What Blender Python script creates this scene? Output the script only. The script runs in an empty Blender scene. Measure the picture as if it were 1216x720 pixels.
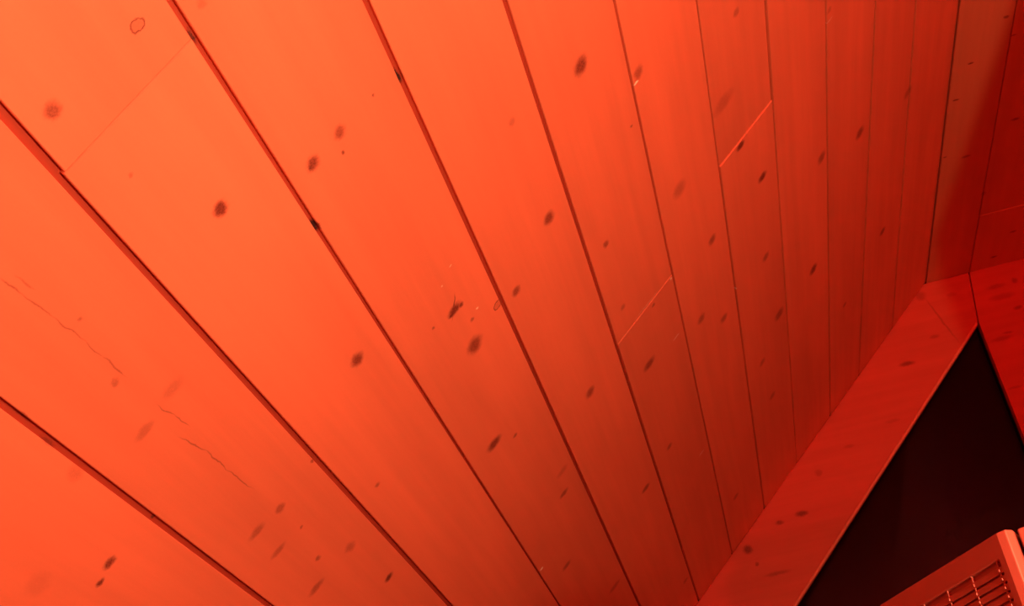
import bpy, bmesh, math, random
import numpy as np
from mathutils import Matrix, Vector
random.seed(4)

# ------------------------------------------------------------ camera, light, exposure
F = 1637.08                      # focal length in pixels of a 1216 wide frame
RM = np.array([[0.96395075, -0.24843818, -0.09527549],     # camera axes (right, down, forward) -> room axes
               [0.20352968, 0.45780962, 0.86543978],
               [-0.17139025, -0.85363272, 0.49187048]])
EYE = 1.30                       # eye height above the floor
CAM = np.array([0, 0, EYE])
C = bpy.context.scene
cam_d = bpy.data.cameras.new('camera'); cam = bpy.data.objects.new('camera', cam_d)
C.collection.objects.link(cam); C.camera = cam
cam_d.sensor_width = 36; cam_d.lens = 36 * F / 1216; cam_d.clip_start = 0.02
m = Matrix.Identity(4)
for r in range(3):
    m[r][0] = RM[r][0]; m[r][1] = -RM[r][1]; m[r][2] = -RM[r][2]; m[r][3] = CAM[r]
cam.matrix_world = m
C.view_settings.view_transform = 'Standard'; C.view_settings.look = 'None'
C.view_settings.gamma = 1; C.view_settings.use_curve_mapping = False
C.view_settings.exposure = 0.0
w = bpy.data.worlds.new('night'); C.world = w; w.use_nodes = True
w.node_tree.nodes['Background'].inputs[0].default_value = (0.5, 0.02, 0.02, 1)
w.node_tree.nodes['Background'].inputs[1].default_value = 0.02
BULB = (0.40, 0.58, EYE + 0.17)          # the red bulb of the floor lamp
BULB_COLOR = (1.0, 0.62, 0.295); BULB_POWER = 3080.0
FILL = (1.2, -1.1, EYE + 0.72); FILL_COLOR = (1.0, 0.035, 0.035); FILL_POWER = 7500.0  # added fill lamp behind the camera, lifts the red on boards and end wall

# ------------------------------------------------------------ measuring
NP = np.array([-0.66394870, 0, 0.74777812]); D2 = np.array([0.74777812, 0, 0.66394870])
S = .14 / .1955
H = S                            # distance from eye to the sloped ceiling
VF = 4.41 * S                    # distance along the room to the end wall
ZC = 1.555                       # flat ceiling above the eye
def ray(x, y): return RM @ np.array([x - 608, y - 360, F])
def uv_slope(x, y):
    r = ray(x, y); p = r * H / (r @ NP); return float(p @ D2), float(p[1])
def on_flat(x, y):
    r = ray(x, y); p = r * ZC / r[2]; return float(p[0]), float(p[1])
def on_end(x, y):
    r = ray(x, y); p = r * VF / r[1]; return float(p[0]), float(p[2]) + EYE

# ------------------------------------------------------------ helpers
def link(name, bm, mat, parent=None, smooth=False, bevel=0, seg=2):
    me = bpy.data.meshes.new(name)
    bmesh.ops.recalc_face_normals(bm, faces=bm.faces)
    bm.to_mesh(me); bm.free()
    me.materials.append(mat)
    o = bpy.data.objects.new(name, me); C.collection.objects.link(o)
    if smooth:
        for p in me.polygons: p.use_smooth = True
    if bevel:
        b = o.modifiers.new('bevel', 'BEVEL'); b.width = bevel; b.segments = seg; b.limit_method = 'ANGLE'
    if parent: o.parent = parent
    return o
def struct(o): o['kind'] = 'structure'; return o
def empty(name, loc, label, cat):
    o = bpy.data.objects.new(name, None); C.collection.objects.link(o); o.location = loc
    o['label'] = label; o['category'] = cat; o.empty_display_size = .1
    return o
def add_box(bm, a, b):
    vs = [bm.verts.new((x, y, z)) for x in (a[0], b[0]) for y in (a[1], b[1]) for z in (a[2], b[2])]
    for f in ((0, 1, 3, 2), (4, 6, 7, 5), (0, 4, 5, 1), (2, 3, 7, 6), (0, 2, 6, 4), (1, 5, 7, 3)):
        bm.faces.new([vs[i] for i in f])
def add_prism(bm, pts, f):
    """pts: 2-D outline; f(p, k) -> 3-D for k = 0, 1"""
    A = [bm.verts.new(f(p, 0)) for p in pts]; B = [bm.verts.new(f(p, 1)) for p in pts]
    n = len(pts); bm.faces.new(A); bm.faces.new(B[::-1])
    for i in range(n): bm.faces.new((A[i], B[i], B[(i + 1) % n], A[(i + 1) % n]))
def lathe(bm, prof, n=40, mat=None):
    rings = []
    for r, z in prof:
        rings.append([bm.verts.new((r * math.cos(2 * math.pi * i / n), r * math.sin(2 * math.pi * i / n), z)) for i in range(n)])
    for a, b in zip(rings, rings[1:]):
        for i in range(n): bm.faces.new((a[i], a[(i + 1) % n], b[(i + 1) % n], b[i]))
    for rg in (rings[0], rings[-1]):
        if (rg[0].co.xy.length) < 1e-3: pass
        else: bm.faces.new(rg)
    bmesh.ops.remove_doubles(bm, verts=bm.verts, dist=1e-5)
    if mat is not None: bmesh.ops.transform(bm, matrix=mat, verts=bm.verts)

# ------------------------------------------------------------ materials
def plain(name, col, rough=.5, metal=0, noise=0.0):
    mt = bpy.data.materials.new(name); mt.use_nodes = True; nt = mt.node_tree; b = nt.nodes['Principled BSDF']
    b.inputs['Base Color'].default_value = (*col, 1); b.inputs['Roughness'].default_value = rough; b.inputs['Metallic'].default_value = metal
    if noise:
        n = nt.nodes.new('ShaderNodeTexNoise'); n.inputs['Scale'].default_value = 60; n.inputs['Detail'].default_value = 4
        mr = nt.nodes.new('ShaderNodeMapRange'); mr.inputs['To Min'].default_value = rough - noise; mr.inputs['To Max'].default_value = rough + noise
        nt.links.new(n.outputs['Fac'], mr.inputs['Value']); nt.links.new(mr.outputs[0], b.inputs['Roughness'])
    return mt
WOOD = (0.80, 0.20, 0.115)
def wood(name, knots=(), rings=(), marks=(), lines=(), grain_axis='Y', base=WOOD, rough=.5, kcol=(.18, .028, .018)):
    """knots: (a, b, ra, rb, angle, strength) in object space; a, b along the two in-plane axes."""
    mt = bpy.data.materials.new(name); mt.use_nodes = True; nt = mt.node_tree; N = nt.nodes; L = nt.links
    bs = N['Principled BSDF']; bs.inputs['Roughness'].default_value = rough
    bs.inputs['Specular IOR Level'].default_value = .35
    tc = N.new('ShaderNodeTexCoord')
    def math_(op, a, b=None, clamp=False):
        n = N.new('ShaderNodeMath'); n.operation = op; n.use_clamp = clamp
        for i, v in enumerate((a, b)):
            if v is None: continue
            if isinstance(v, (int, float)): n.inputs[i].default_value = v
            else: L.new(v, n.inputs[i])
        return n.outputs[0]
    def noise(vec, scale, detail=4, rough=.5, col=False):
        n = N.new('ShaderNodeTexNoise'); n.inputs['Scale'].default_value = scale; n.inputs['Detail'].default_value = detail
        n.inputs['Roughness'].default_value = rough
        L.new(vec, n.inputs['Vector']); return n.outputs['Color' if col else 'Fac']
    def warp(vec, scale, amt):
        c = noise(vec, scale, 3, col=True)
        s = N.new('ShaderNodeVectorMath'); s.operation = 'SUBTRACT'; L.new(c, s.inputs[0]); s.inputs[1].default_value = (.5, .5, .5)
        k = N.new('ShaderNodeVectorMath'); k.operation = 'SCALE'; L.new(s.outputs[0], k.inputs[0]); k.inputs['Scale'].default_value = amt
        a = N.new('ShaderNodeVectorMath'); a.operation = 'ADD'; L.new(vec, a.inputs[0]); L.new(k.outputs[0], a.inputs[1])
        return a.outputs[0]
    obj = tc.outputs['Object']
    P = warp(warp(obj, 90, .006), 330, .0030)
    def dist(p, loc, sc, ang, ax=grain_axis):
        mp = N.new('ShaderNodeMapping'); mp.vector_type = 'TEXTURE'; L.new(p, mp.inputs['Vector'])
        mp.inputs['Location'].default_value = loc; mp.inputs['Scale'].default_value = sc; mp.inputs['Rotation'].default_value = ang
        v = N.new('ShaderNodeVectorMath'); v.operation = 'LENGTH'; L.new(mp.outputs[0], v.inputs[0]); return v.outputs['Value']
    def smooth(v, a, b, s):
        mr = N.new('ShaderNodeMapRange'); mr.interpolation_type = 'SMOOTHSTEP'; L.new(v, mr.inputs['Value'])
        mr.inputs['From Min'].default_value = b; mr.inputs['From Max'].default_value = a
        mr.inputs['To Min'].default_value = s; mr.inputs['To Max'].default_value = 0
        return mr.outputs[0]
    def place(k):
        a, b, ra, rb, an = k[:5]
        if grain_axis == 'X':    # drawn on a plane facing Y: in-plane axes X and Z
            return (a, k_y, b), (ra, 1, rb), (0, -an, 0)
        return (a, b, 0), (ra, rb, 1), (0, 0, an)
    k_y = VF
    acc = None
    def mx(v):
        nonlocal acc
        acc = v if acc is None else math_('MAXIMUM', acc, v)
    for k in knots: mx(smooth(dist(P, *place(k)), 1.35, .35, k[5]))
    for k in rings:
        d = dist(P, *place(k)); e = math_('ABSOLUTE', math_('SUBTRACT', d, .9))
        mx(smooth(e, .22, .02, k[5])); mx(smooth(d, 1.1, .5, k[5] * .3))
    Pc = warp(obj, 35, .010)
    for k in lines: mx(smooth(dist(Pc, *place(k)), 1.2, .3, k[5]))
    # grain: long streaks, one slice of noise per plank
    at = N.new('ShaderNodeAttribute'); at.attribute_name = 'plank'
    off = N.new('ShaderNodeCombineXYZ'); s7 = math_('MULTIPLY', at.outputs['Fac'], 37.0); L.new(s7, off.inputs[0]); L.new(s7, off.inputs[1]); L.new(s7, off.inputs[2])
    mp = N.new('ShaderNodeMapping'); L.new(obj, mp.inputs['Vector'])
    mp.inputs['Scale'].default_value = (2.2, 55, 55) if grain_axis == 'X' else (55, 2.2, 55)
    ad = N.new('ShaderNodeVectorMath'); ad.operation = 'ADD'; L.new(mp.outputs[0], ad.inputs[0]); L.new(off.outputs[0], ad.inputs[1])
    g1 = noise(ad.outputs[0], 1.0, 5, .55)
    mp2 = N.new('ShaderNodeMapping'); L.new(obj, mp2.inputs['Vector'])
    mp2.inputs['Scale'].default_value = (1.5, 9, 9) if grain_axis == 'X' else (9, 1.5, 9)
    ad2 = N.new('ShaderNodeVectorMath'); ad2.operation = 'ADD'; L.new(mp2.outputs[0], ad2.inputs[0]); L.new(off.outputs[0], ad2.inputs[1])
    g2 = noise(ad2.outputs[0], 1.0, 3, .5)
    g3 = noise(obj, 420, 2, .6)
    tone = math_('ADD', math_('ADD', math_('MULTIPLY', math_('SUBTRACT', g1, .5), .22), math_('MULTIPLY', math_('SUBTRACT', g2, .5), .40)),
                 math_('ADD', math_('MULTIPLY', math_('SUBTRACT', at.outputs['Fac'], .5), .10), math_('MULTIPLY', math_('SUBTRACT', g3, .5), .05)))
    tone = math_('ADD', tone, 1.0)
    colr = N.new('ShaderNodeVectorMath'); colr.operation = 'SCALE'; colr.inputs[0].default_value = base; L.new(tone, colr.inputs['Scale'])
    col = colr.outputs[0]
    if acc is not None:
        # speckle inside the knots
        sp = math_('ADD', math_('MULTIPLY', noise(obj, 480, 2, .7), 1.5), .38)
        fac = math_('MULTIPLY', acc, sp, True)
        mix = N.new('ShaderNodeMix'); mix.data_type = 'RGBA'; L.new(fac, mix.inputs['Factor']); L.new(col, mix.inputs['A'])
        mix.inputs['B'].default_value = (*kcol, 1); col = mix.outputs['Result']
    if marks:
        acc = None
        for k in marks: mx(smooth(dist(P, *place(k)), 1.2, .6, k[5]))
        mix = N.new('ShaderNodeMix'); mix.data_type = 'RGBA'; L.new(acc, mix.inputs['Factor']); L.new(col, mix.inputs['A'])
        mix.inputs['B'].default_value = (.95, .88, .75, 1); col = mix.outputs['Result']
    L.new(col, bs.inputs['Base Color'])
    bp = N.new('ShaderNodeBump'); bp.inputs['Strength'].default_value = .12; bp.inputs['Distance'].default_value = .002
    L.new(g1, bp.inputs['Height']); L.new(bp.outputs[0], bs.inputs['Normal'])
    return mt

def knots_from(lst, f, along=1.25):
    """pixel centre, size across the grain in pixels, strength, elongation -> object space"""
    out = []
    for k in lst:
        x, y, d, s = k[:4]; el = k[4] if len(k) > 4 else along
        a, b = f(x, y)
        # local size: pixels along the across-grain direction
        e = 1e-3
        a2, b2 = f(x + 1, y); a3, b3 = f(x, y + 1)
        J = np.array([[a2 - a, a3 - a], [b2 - b, b3 - b]])
        px = np.linalg.norm(np.linalg.inv(J) @ np.array([1, 0]))      # pixels per metre across
        r = .46 * d / px
        out.append((a, b, r, r * el, 0, s))
    return out

# ------------------------------------------------------------ sloped ceiling of tongue-and-groove boards
SLOPE_KNOTS = [(63,131,26,.62),(240,4,14,.3),(155,208,8,.35),(262,248,23,.85),(404,157,20,.6),(372,194,22,.75),(369,199,9,.9),(407,182,6,.7),(443,114,5,.7),
 (690,78,26,.75),(608,145,12,.3),(652,259,20,.7),(540,368,24,.85,.8),(537,374,11,1.0,.8),(548,362,8,.8),(564,410,27,.7),(424,427,21,.75),(613,346,16,.65),(587,527,27,.75,.8),(758,87,18,.5),
 (720,290,11,.6),(740,365,10,.35),(771,432,22,.65,.9),(701,466,17,.6),(807,225,24,.35),(846,285,15,.55),(909,305,13,.5),(833,379,15,.5),(860,378,14,.5),
 (879,173,16,.9,.8),(905,210,17,.85,.9),(860,122,40,.28,.7),(966,320,15,.75),(925,373,18,.55),(976,187,16,.55),(1021,158,16,.65),(1048,275,11,.6),(1078,110,15,.35),
 (462,686,16,.85,.8),(448,576,9,.5),(416,650,18,.35),(130,669,22,.75,.8),(119,692,15,.85,.8),(172,512,34,.30,.6),(305,632,30,.4,.6),(330,655,28,.4,.5),(333,604,16,.45),
 (376,698,30,.45,.5),(378,663,9,.5),(358,627,6,.5),(670,586,17,.55,.7),(668,560,22,.25,.7),(673,672,17,.5,.8),(730,697,22,.35,.7),(612,517,7,.55),(776,362,7,.5),
 (767,580,17,.6,.8),(795,530,11,.45),(905,430,12,.35),(874,590,11,.35),(917,470,12,.35),(1108,322,10,.5),(95,380,8,.4),(137,455,14,.35),(205,462,38,.22,.7),
 (90,562,28,.22),(45,695,40,.12),(1003,362,8,.4),(561,380,7,.5),(515,390,5,.6),(750,150,5,.6),(814,690,10,.3),(985,12,9,.3),(1035,640,9,.3),(875,15,12,.35)]
SLOPE_RINGS = [(164,30,22,.75,1.0),(591,362,16,.8,1.0)]
SLOPE_DARK = [(377,270,9,1.0,3.0),(476,92,8,1.0,3.5),(232,46,6,.7,5),(186,616,7,.6,1.2),(371,548,7,.6,1.2),(30,495,7,.35,6),(60,528,7,.4,6)]
SLOPE_MARKS = [(756,98,9,1,.5),(643,676,7,1,.8),(535,316,4,.6,.8),(525,340,4,.5,.8),(797,331,4,.8,1),(567,366,4,.6),(803,400,13,.55,.25),(874,343,3,.6),(985,24,14,.5,.12),(833,538,12,.35,.3),(769,361,50,.30,.03)]
sk = knots_from(SLOPE_KNOTS, uv_slope); sr = knots_from(SLOPE_RINGS, uv_slope)
sd = knots_from(SLOPE_DARK, uv_slope); sm = knots_from(SLOPE_MARKS, uv_slope)
def seg_lines(pts, f, wid, s):
    out = []
    for p, q in zip(pts, pts[1:]):
        a = np.array(f(*p)); b = np.array(f(*q)); d = b - a; l = np.linalg.norm(d)
        out.append((*(a + b) / 2, l * .62, wid, math.atan2(d[1], d[0]), s))
    return out
cracks = seg_lines([(2, 332), (28, 348), (62, 378), (100, 405), (122, 425), (150, 446)], uv_slope, .0009, .45)
cracks += seg_lines([(188, 483), (208, 494), (224, 506)], uv_slope, .0009, .42) + seg_lines([(216, 521), (245, 536), (270, 558), (297, 580)], uv_slope, .0009, .5)
cracks += seg_lines([(20, 330), (42, 342)], uv_slope, .001, .35) + seg_lines([(540, 352), (538, 378)], uv_slope, .0015, .8)

GROOVES = [((0,478),(320,720),(.0068,.0062)),((0,132),(535,720),(.0066,.0064)),((203,0),(665,720),(.0056,.0026)),((435,0),(760,720),(.0062,.0050)),((600,0),(832,720),(.0062,.0040)),((730,0),(870,660),(.0038,.0036)),
           ((828,0),(908,605),.0034),((910,0),(946,547),(.0050,.0036)),((981,0),(986,490),.0038),((1040,0),(1020,440),.0042),((1088,0),(1060,385),.0042)]
VB, VE = -1.6, VF + .01
def groove(g):
    a = uv_slope(*g[0]); b = uv_slope(*g[1]); return [(VB, a[0]), (a[1], a[0]), (b[1], b[0]), (VE + .5, b[0])], g[2]
def at_v(line, v):
    for (v0, u0), (v1, u1) in zip(line, line[1:]):
        if v <= v1: return u0 + (u1 - u0) * (v - v0) / max(v1 - v0, 1e-9)
    return line[-1][1]
first = groove(GROOVES[0])[0]
G = [([(VB, first[0][1] - .14 * k), (VE + .5, first[0][1] - .14 * k)], .004) for k in range(9, 0, -1)]
G += [groove(g) for g in GROOVES]
# the line where the slope meets the flat ceiling, in slope coordinates
UR = .6805 / D2[0] - H * NP[0] / D2[0]
G.append(([(VB, UR), (VE + .5, UR)], .0012))
TH = .012
def gap(line, g, v):
    if not isinstance(g, tuple): return g
    va, vb = line[1][0], line[2][0]; t = min(max((v - va) / (vb - va), 0), 1); return g[0] + (g[1] - g[0]) * t
def plank(bm, lay, L0, g0, L1, g1, va, vb, zf=0.0, c=.0008, shift0=0.0, start=False, end=False, val=None):
    val = random.random() if val is None else val
    vs = sorted({va, vb} | {v for v, _ in L0 + L1 if va < v < vb})
    st = []
    e = .0007
    for i, v in enumerate(vs):
        if i == 0: st += [(v, c), (v + e, 0)]
        elif i == len(vs) - 1: st += [(v - e, 0), (v, c)]
        else: st.append((v, 0))
    rings = []
    for v, dz in st:
        a = at_v(L0, v) + gap(L0, g0, v) / 2 + shift0; b = at_v(L1, v) - gap(L1, g1, v) / 2
        rings.append([bm.verts.new(p) for p in ((a, v, TH), (a, v, zf + c + dz), (a + c, v, zf + dz), (b - c, v, zf + dz), (b, v, zf + c + dz), (b, v, TH))])
    fs = [bm.faces.new(rings[0]), bm.faces.new(rings[-1][::-1])]
    for r0, r1 in zip(rings, rings[1:]):
        for i in range(6): fs.append(bm.faces.new((r0[i], r1[i], r1[(i + 1) % 6], r0[(i + 1) % 6])))
    for f in fs: f[lay] = val
def joint_v(*pts): return sum(uv_slope(*p)[1] for p in pts) / len(pts)
JOINTS = {  # index of plank counted from the first measured groove
    2: [joint_v((75, 209), (227, 46))], 7: [joint_v((855, 199), (917, 118))], 5: [joint_v((742, 398), (788, 340))]}
bm = bmesh.new(); lay = bm.faces.layers.float.new('plank')
n0 = 9
def near(lst, L0, L1, pad=.0):
    out = []
    for q in lst:
        ext = max(q[2], q[3]) if q[4] else q[2]
        if at_v(L0, q[1]) - ext * 1.4 - pad < q[0] < at_v(L1, q[1]) + ext * 1.4 + pad: out.append(q)
    return out
mats = []
for i in range(len(G) - 1):
    k = i - n0 + 1       # plank between measured grooves k and k+1 (1-based)
    L0, g0 = G[i]; L1, g1 = G[i + 1]
    cuts = [VB] + JOINTS.get(k, []) + [VE]
    mats.append(wood('slope pine board', near(sk + sd, L0, L1), near(sr, L0, L1), near(sm, L0, L1), near(cracks, L0, L1)))
    f0 = len(bm.faces)
    for j, (a, b) in enumerate(zip(cuts, cuts[1:])):
        last = j < len(cuts) - 2
        zf = random.uniform(-.0004, .0004); je = .0001 if k == 2 else .0003
        if k == 2: zf = (.0002, .0)[j]
        if k == 7: zf = (.0010, -.0006)[j]
        if k == 5: zf = (.0003, -.0002)[j]
        if k == 2 and j == 0: sh = .0018
        else: sh = 0
        plank(bm, lay, L0, g0, L1, g1, a + (je if j else 0), b - (je if last else 0), zf, shift0=sh)
    bm.faces.ensure_lookup_table()
    for f in bm.faces[f0:]: f.material_index = i
f0 = len(bm.faces)
add_box(bm, (G[0][0][0][1], VB, .0045), (UR, VE, .03))
bm.faces.ensure_lookup_table()
for f in bm.faces[f0:]: f.material_index = len(G) - 1
mats.append(wood('slope pine tongue', sd, base=(.42, .045, .022), rough=.7, kcol=(.03, .006, .006)))
ceil = struct(link('ceiling', bm, mats[0]))
for mt in mats[1:]: ceil.data.materials.append(mt)
M = Matrix.Identity(4)
O = CAM + NP * H
for r in range(3):
    M[r][0] = D2[r]; M[r][1] = (0, 1, 0)[r]; M[r][2] = NP[r]; M[r][3] = O[r]
ceil.matrix_world = M

# ------------------------------------------------------------ flat ceiling beside it
FK = knots_from([(1153,75,9,.8,.55),(1135,119,9,.85,.5),(1122,187,6,.7,.5),(1147,186,13,.5,.5),(1206,142,11,.6,.6),(1195,20,8,.6,.8),(1204,42,9,.5,.4),(1203,275,10,.5,.6),(1180,305,9,.6,.6),(1168,230,8,.3)],
                on_flat)
W_FLAT = wood('flat ceiling pine', FK, base=(.71, .21, .115))
bm = bmesh.new(); lay = bm.faces.layers.float.new('plank')
xs = [.681, .788, .928, 1.068, 1.208, 1.348, 1.488, 1.628, 1.768, 1.908, 2.048, 2.188, 2.33]
for i, (a, b) in enumerate(zip(xs, xs[1:])):
    La = [(VB, a), (VE, a)]; Lb = [(VB, b), (VE, b)]
    g0 = .0004 if i == 0 else .002
    if i == 1:
        plank(bm, lay, La, g0, Lb, .002, VB, 2.8872, .0006); plank(bm, lay, La, g0, Lb, .002, 2.888, VE, -.0006)
    else: plank(bm, lay, La, g0, Lb, .002, VB, VE, random.uniform(-.0003, .0003))
add_box(bm, (.690, VB, .0045), (2.33, VE, .03))
flat = struct(link('ceiling', bm, W_FLAT)); flat.location = (0, 0, EYE + ZC)

# ------------------------------------------------------------ end wall: casings round a dark three-cornered window
EK = knots_from([(952,610,17,.75,.5),(926,621,11,.6,.6),(888,653,13,.7),(899,670,6,.5),(923,681,34,.4,.18),(1077,432,20,.6,.35),(972,562,10,.3),(1190,352,34,.28,.3),(1209,365,12,.5,.5),
                 (1205,333,8,.4),(1093,352,14,.3),(1190,402,30,.3,.25),(1110,400,14,.3,.4),(1206,460,20,.3,.2),(1060,500,20,.2,.3),(1130,350,14,.2,.5),(1197,395,14,.35,.3),(1008,530,14,.25,.4),
                 (1183,340,26,.3,.3)], on_end, 1.0)
W_END = wood('end wall pine', EK, lines=seg_lines([(1100, 356), (1137, 405)], on_end, .003, .3), grain_axis='X', base=(.67, .105, .07))
zc = EYE + ZC
tip = on_end(1162, 383); low = on_end(945, 720)
sl = (tip[1] - low[1]) / (tip[0] - low[0])
ZS = EYE - .25                                  # window sill height
def edge_x(z): return tip[0] - (tip[1] - z) / sl
def slope_x(z): return ((z - EYE) * NP[2] - H) / -NP[0]
cor = (.787, zc)
def prism_y(bm, pts, y0, y1): add_prism(bm, pts, lambda p, k: (p[0], (y0, y1)[k], p[1]))
TB = VF + .028
g = .0006
bm = bmesh.new()                                # long raking board under the slope
ja = on_end(1107, 367); jb = on_end(1137, 405)
jx, jz = slope_x(ja[1]), ja[1]
bx, bz = edge_x(jb[1]), jb[1]
prism_y(bm, [(slope_x(ZS), ZS), (edge_x(ZS), ZS), (tip[0] - .0008, tip[1]), (cor[0] - .0008, zc), (slope_x(zc), zc)], VF, TB)
t1 = struct(link('trim_1', bm, W_END, bevel=.004, seg=3))
bm = bmesh.new()                                # paler bead along the window edge, its highlight put into the colour
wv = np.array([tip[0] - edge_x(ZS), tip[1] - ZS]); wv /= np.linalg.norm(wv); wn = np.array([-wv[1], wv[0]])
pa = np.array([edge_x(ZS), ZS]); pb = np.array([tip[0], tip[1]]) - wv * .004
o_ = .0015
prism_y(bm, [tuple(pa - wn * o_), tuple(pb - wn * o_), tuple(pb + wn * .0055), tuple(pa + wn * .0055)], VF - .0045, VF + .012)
eb = link('edge_highlight', bm, wood('pine edge highlight', grain_axis='X', base=(.86, .24, .17)), t1, bevel=.003, seg=3); eb['label'] = 'paler bead with the edge highlight in its colour'
bm = bmesh.new()
prism_y(bm, [(cor[0] + .0008, zc), (tip[0] + .0008, tip[1]), (tip[0] + .0008, ZS), (1.06, ZS), (1.06, zc)], VF + .001, TB)
struct(link('trim_2', bm, W_END, bevel=.0015))
bm = bmesh.new()
prism_y(bm, [(1.0605, ZS), (2.33, ZS), (2.33, zc), (1.0605, zc)], VF + .004, TB)
prism_y(bm, [(-1.62, 0), (2.33, 0), (2.33, ZS - .0005), (-1.62, ZS - .0005)], VF + .004, TB)
struct(link('wall_end', bm, W_END))
bm = bmesh.new()                                # window frame behind the casings
fx0, fx1 = edge_x(ZS) - .03, tip[0] + .03
y0, y1 = TB + .001, TB + .045
prism_y(bm, [(fx0 - .02, ZS - .05), (fx1, ZS - .05), (fx1, ZS + .035), (fx0 + .06, ZS + .035)], y0, y1)
prism_y(bm, [(tip[0] + .004, ZS + .036), (fx1, ZS + .036), (fx1, tip[1] + .04), (tip[0] + .004, tip[1] + .02)], y0, y1)
prism_y(bm, [(edge_x(ZS + .036) - .06, ZS + .036), (edge_x(ZS + .036) - .006, ZS + .036), (tip[0] - .004, tip[1] + .004), (tip[0] - .004, tip[1] + .08)], y0, y1)
DARKWOOD = plain('dark window paint', (.03, .025, .025), .5, noise=.1)
win = struct(link('window_1', bm, DARKWOOD))
gm = bpy.data.materials.new('window glass'); gm.use_nodes = True; b = gm.node_tree.nodes['Principled BSDF']
b.inputs['Base Color'].default_value = (.5, .5, .52, 1); b.inputs['Roughness'].default_value = .03; b.inputs['Transmission Weight'].default_value = 1; b.inputs['IOR'].default_value = 1.2
bm = bmesh.new()
prism_y(bm, [(edge_x(ZS) - .02, ZS), (tip[0] + .01, ZS), (tip[0] + .01, tip[1] + .02), (tip[0] - .002, tip[1] + .02)], TB + .016, TB + .022)
o = link('pane', bm, gm, win); o['label'] = 'dark night window glass'

# ------------------------------------------------------------ the rest of the room
PLASTER = plain('warm plaster', (.72, .38, .28), .8, noise=.05)
FLOORM = wood('floor pine', base=(.45, .28, .16), rough=.4)
bm = bmesh.new(); lay = bm.faces.layers.float.new('plank')
x = -1.62
while x < 2.33:
    x1 = min(x + .12, 2.33); plank(bm, lay, [(VB, x), (VE, x)], .001, [(VB, x1), (VE, x1)], .001, VB, VE, 0); x = x1
bmesh.ops.transform(bm, matrix=Matrix.Diagonal((1, 1, -1, 1)), verts=bm.verts)
struct(link('floor', bm, FLOORM))
zk = EYE + (H + (-1.50) * -NP[0]) / NP[2]
bm = bmesh.new(); add_box(bm, (-1.62, VB, 0), (-1.50, VF, zk)); struct(link('wall_left', bm, PLASTER))
bm = bmesh.new(); add_box(bm, (2.33, VB, 0), (2.43, VF, zc)); struct(link('wall_right', bm, PLASTER))
bm = bmesh.new(); prism_y(bm, [(-1.62, 0), (2.33, 0), (2.33, zc), (slope_x(zc), zc), (-1.62, slope_x and EYE + (H + -1.62 * -NP[0]) / NP[2])], VB - .1, VB)
struct(link('wall_back', bm, PLASTER))

# ------------------------------------------------------------ vented box, its near corner turned to the camera
ZT = .268
def on_top(x, y):
    r = ray(x, y); p = r * ZT / r[2]; return np.array([p[0], p[1]])
K1 = on_top(1193, 628.6); K2 = on_top(1202, 629); K3 = on_top(1207, 628.3); K4 = on_top(1216, 625)
K0 = K1 + np.array([-.0055, .0040]); E0 = on_top(1044, 719)
HB = .22; zt = EYE + ZT; zb = zt - HB
CASE = plain('red brown plastic', (.24, .036, .028), .42, noise=.08)
DARK = plain('black rubber', (.02, .02, .02), .7, noise=.1)
base_c = (K1 + E0) / 2 + np.array([.06, .04])
vb_ = empty('vented_box', (float(base_c[0]), float(base_c[1]), zb), 'red plastic box with slotted vent grille and corner strip before the dark window', 'vented box')
bc = Vector((float(base_c[0]), float(base_c[1]), zb))
def P3(p, z): return Vector((float(p[0]), float(p[1]), z)) - bc
f1 = (E0 - K0); Lf = np.linalg.norm(f1); f1 = f1 / Lf
nin = np.array([-f1[1], f1[0]])
if nin @ (base_c - K0) < 0: nin = -nin
d34 = (K4 - K3) / np.linalg.norm(K4 - K3)
B1 = K2 + nin * .0; 
back = nin * .13
# side panel with a rectangular recess
a0, a1, z0, z1, dep = .006, Lf - .008, zb + .015, zt - .017, .0026
bm = bmesh.new()
outline = [E0, K0, K1, K2, K2 + np.array([.008, .02]), K2 + back, E0 + back]
def vtx(p, z): return bm.verts.new(P3(p, z))
T = [vtx(p, zt) for p in outline]; Bt = [vtx(p, zb) for p in outline]
bm.faces.new(T); bm.faces.new(Bt[::-1])
for i in range(1, len(outline)):
    j = (i + 1) % len(outline); bm.faces.new((T[i], Bt[i], Bt[j], T[j]))
def fp(a, z, d=0): return vtx(K0 + f1 * a + nin * d, z)
R0 = [fp(a0, z0), fp(a1, z0), fp(a1, z1), fp(a0, z1)]
R1 = [fp(a0, z0, dep), fp(a1, z0, dep), fp(a1, z1, dep), fp(a0, z1, dep)]
OUT = [Bt[1], Bt[0], T[0], T[1]]
for i in range(4):
    j = (i + 1) % 4
    bm.faces.new((OUT[i], OUT[j], R0[j], R0[i])); bm.faces.new((R0[i], R0[j], R1[j], R1[i]))
bm.faces.new(R1)
link('casing', bm, CASE, vb_, bevel=.0012, seg=3)
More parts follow.
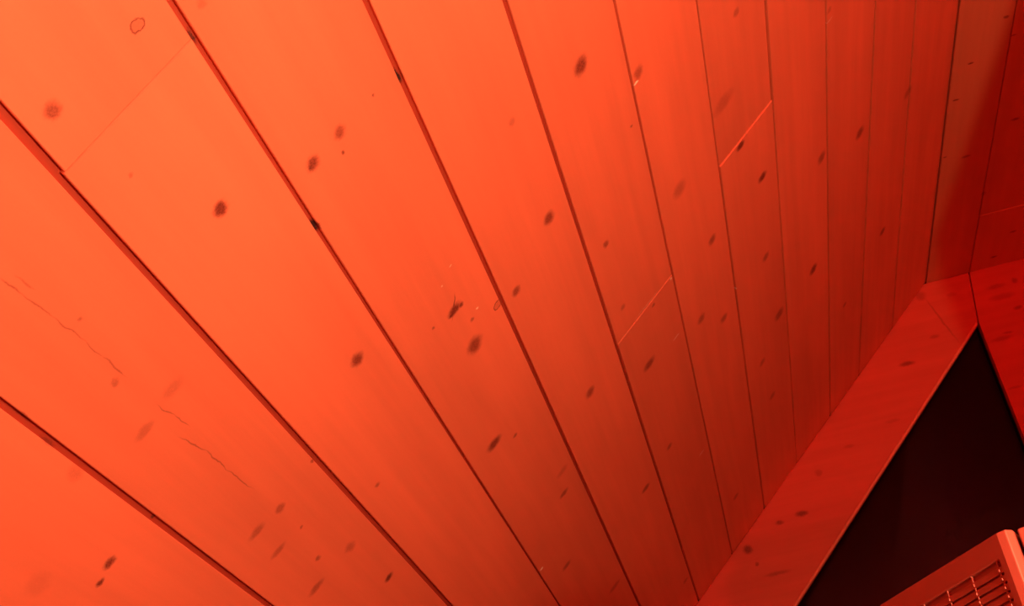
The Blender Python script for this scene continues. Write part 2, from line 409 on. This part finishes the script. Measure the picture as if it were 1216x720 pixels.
# grille: thin slats between upright dividers
def a_of(x, y):                       # distance along the panel of a pixel on it
    r = ray(x, y); A = np.array([[f1[0], -r[0]], [f1[1], -r[1]]]); s_ = np.linalg.solve(A, -K0); return s_[0], s_[1] * r[2] + EYE
cols = [a_of(1180, 662)[0], a_of(1149, 681)[0], a_of(1122, 699)[0], a_of(1094, 713)[0]]
pitch = .0060
bm = bmesh.new(); rows = []
def add_bar(aa, ab, za, zb_, da, db):
    vs = [bm.verts.new(P3(K0 + f1 * a + nin * d, z)) for a in (aa, ab) for d in (da, db) for z in (za, zb_)]
    for f in ((0, 1, 3, 2), (4, 6, 7, 5), (0, 4, 5, 1), (2, 3, 7, 6), (0, 2, 6, 4), (1, 5, 7, 3)): bm.faces.new([vs[i] for i in f])
z = z1 - .004
while z > z0 + .004:
    rows.append(z); add_bar(a0 - .001, a1 + .001, z - .0045, z, .0006, dep + .001); z -= pitch
link('vent_slats', bm, CASE, vb_, bevel=.0005)
step = (cols[-1] - cols[0]) / 3
a = cols[0]
while a < a1 - .004:
    bm = bmesh.new(); add_bar(a - .0007, a + .0007, z0 - .001, z1 + .001, .0005, dep + .001)
    for zr in rows: add_bar(a - .0009, a + .0009, zr - .0032, zr - .0013, -.0004, .0007)
    link('divider', bm, CASE, vb_, bevel=.0004); a += step
# seam and front panel
bm = bmesh.new()
perp = np.array([-d34[1], d34[0]])
if perp[1] < 0: perp = -perp
pts = [K2 + perp * .010 + d34 * .0005, K3 + perp * .010, K3 + perp * .04, K2 + perp * .04]
add_prism(bm, pts, lambda p, k: P3(p, (zb + .002, zt - .004)[k])); link('seam_strip', bm, DARK, vb_)
bm = bmesh.new()
pts = [K3, K3 + d34 * .10, K3 + d34 * .10 + perp * .12, K3 + perp * .12 + np.array([.008, 0]), K3 + np.array([.004, .013])]
add_prism(bm, pts, lambda p, k: P3(p, (zb, zt)[k])); link('front_panel', bm, CASE, vb_, bevel=.0015, seg=3)

# ------------------------------------------------------------ tall cabinet the box stands on (below the picture)
cx, cy = float(base_c[0]) + .04, float(base_c[1]) + .02
cab = empty('tall_cabinet', (cx, cy, 0), 'tall pine cabinet carrying the vented box', 'cabinet')
CABW = wood('cabinet pine', base=(.6, .38, .22))
bm = bmesh.new(); ch = zb - .0005
add_box(bm, (-.26, -.17, .06), (.26, .25, ch - .024)); add_box(bm, (-.25, -.15, 0), (.25, .24, .06)); add_box(bm, (-.275, -.195, ch - .024), (.275, .26, ch))
link('body', bm, CABW, cab, bevel=.002)
for s_ in (-1, 1):
    bm = bmesh.new(); add_box(bm, (min(s_ * .002, s_ * .258), -.19, .065), (max(s_ * .002, s_ * .258), -.1705, ch - .03))
    d = link('door', bm, CABW, cab, bevel=.002)
    bm = bmesh.new(); lathe(bm, [(0, 0), (.006, 0), (.006, .012), (.013, .018), (.012, .026), (0, .028)], 20, Matrix.Translation((s_ * .03, -.1895, .72)) @ Matrix.Rotation(math.pi / 2, 4, 'X'))
    link('knob', bm, plain('brass', (.7, .5, .2), .3, 1), d, smooth=True)

# ------------------------------------------------------------ unseen cupboard added to the right: its top edge draws the ceiling shadow line
ang = math.atan2(.061, .538)
wr = empty('shadow_cupboard', (0, 0, 0), 'unseen tall pine cupboard added to cast the shadow line on the ceiling', 'shadow_cupboard')
wr.location = (.59, 1.3465, 0); wr.rotation_euler = (0, 0, ang)
wh = EYE + .8625
bm = bmesh.new(); add_box(bm, (.012, -.43, .06), (.60, .40, wh - .02)); add_box(bm, (.03, -.41, 0), (.58, .38, .06)); add_box(bm, (0, -.445, wh - .02), (.61, .415, wh))
link('body', bm, CABW, wr, bevel=.002)
for s_ in (-1, 1):
    bm = bmesh.new(); y_0 = -.015 + s_ * .002; y_1 = -.015 + s_ * .405
    add_box(bm, (-.006, min(y_0, y_1), .07), (.0115, max(y_0, y_1), wh - .03))
    d = link('door', bm, CABW, wr, bevel=.002)
    bm = bmesh.new(); lathe(bm, [(0, 0), (.006, 0), (.006, .012), (.013, .018), (.012, .026), (0, .028)], 20, Matrix.Translation((-.0055, -.015 + s_ * .03, 1.05)) @ Matrix.Rotation(-math.pi / 2, 4, 'Y'))
    link('knob', bm, bpy.data.materials['brass'], d, smooth=True)

# ------------------------------------------------------------ main lamp and an added red fill lamp (outside the frame)
METAL = plain('brushed lamp metal', (.35, .33, .32), .35, .9, noise=.08)
def emis(name, col, s):
    mt = bpy.data.materials.new(name); mt.use_nodes = True; nt = mt.node_tree; b = nt.nodes['Principled BSDF']
    b.inputs['Base Color'].default_value = (.8, .2, .1, 1); b.inputs['Emission Color'].default_value = (*col, 1); b.inputs['Emission Strength'].default_value = s
    return mt
def floor_lamp(pos, col, power, label):
    """uplighter: bulb above a shallow open dish on a pole"""
    px, py, pz = pos
    root = empty('floor_lamp', (px, py, 0), label, 'lamp')
    bm = bmesh.new(); lathe(bm, [(0, 0), (.13, 0), (.13, .012), (.10, .022), (.015, .03), (0, .03)]); link('base', bm, METAL, root)
    bm = bmesh.new(); lathe(bm, [(.009, .028), (.009, pz - .085)], 20); link('pole', bm, METAL, root, smooth=True)
    bm = bmesh.new(); lathe(bm, [(0, pz - .088), (.03, pz - .086), (.055, pz - .076), (.072, pz - .06), (.0705, pz - .059), (.054, pz - .073), (.03, pz - .083), (0, pz - .085)], 48)
    link('lamp_shade', bm, METAL, root, smooth=True)
    bm = bmesh.new(); lathe(bm, [(.012, pz - .084), (.013, pz - .03), (.010, pz - .017)], 24); link('socket', bm, DARK, root, smooth=True)
    bm = bmesh.new(); bmesh.ops.create_uvsphere(bm, u_segments=24, v_segments=14, radius=.018); bmesh.ops.translate(bm, vec=(0, 0, pz), verts=bm.verts)
    link('bulb', bm, emis('glowing red bulb', col, power), root, smooth=True)
    return root
floor_lamp(BULB, BULB_COLOR, BULB_POWER, 'metal uplighter floor lamp with an orange red bulb beside the unseen cupboard')
floor_lamp(FILL, FILL_COLOR, FILL_POWER, 'added unseen fill lamp with a deep red bulb near the back wall')
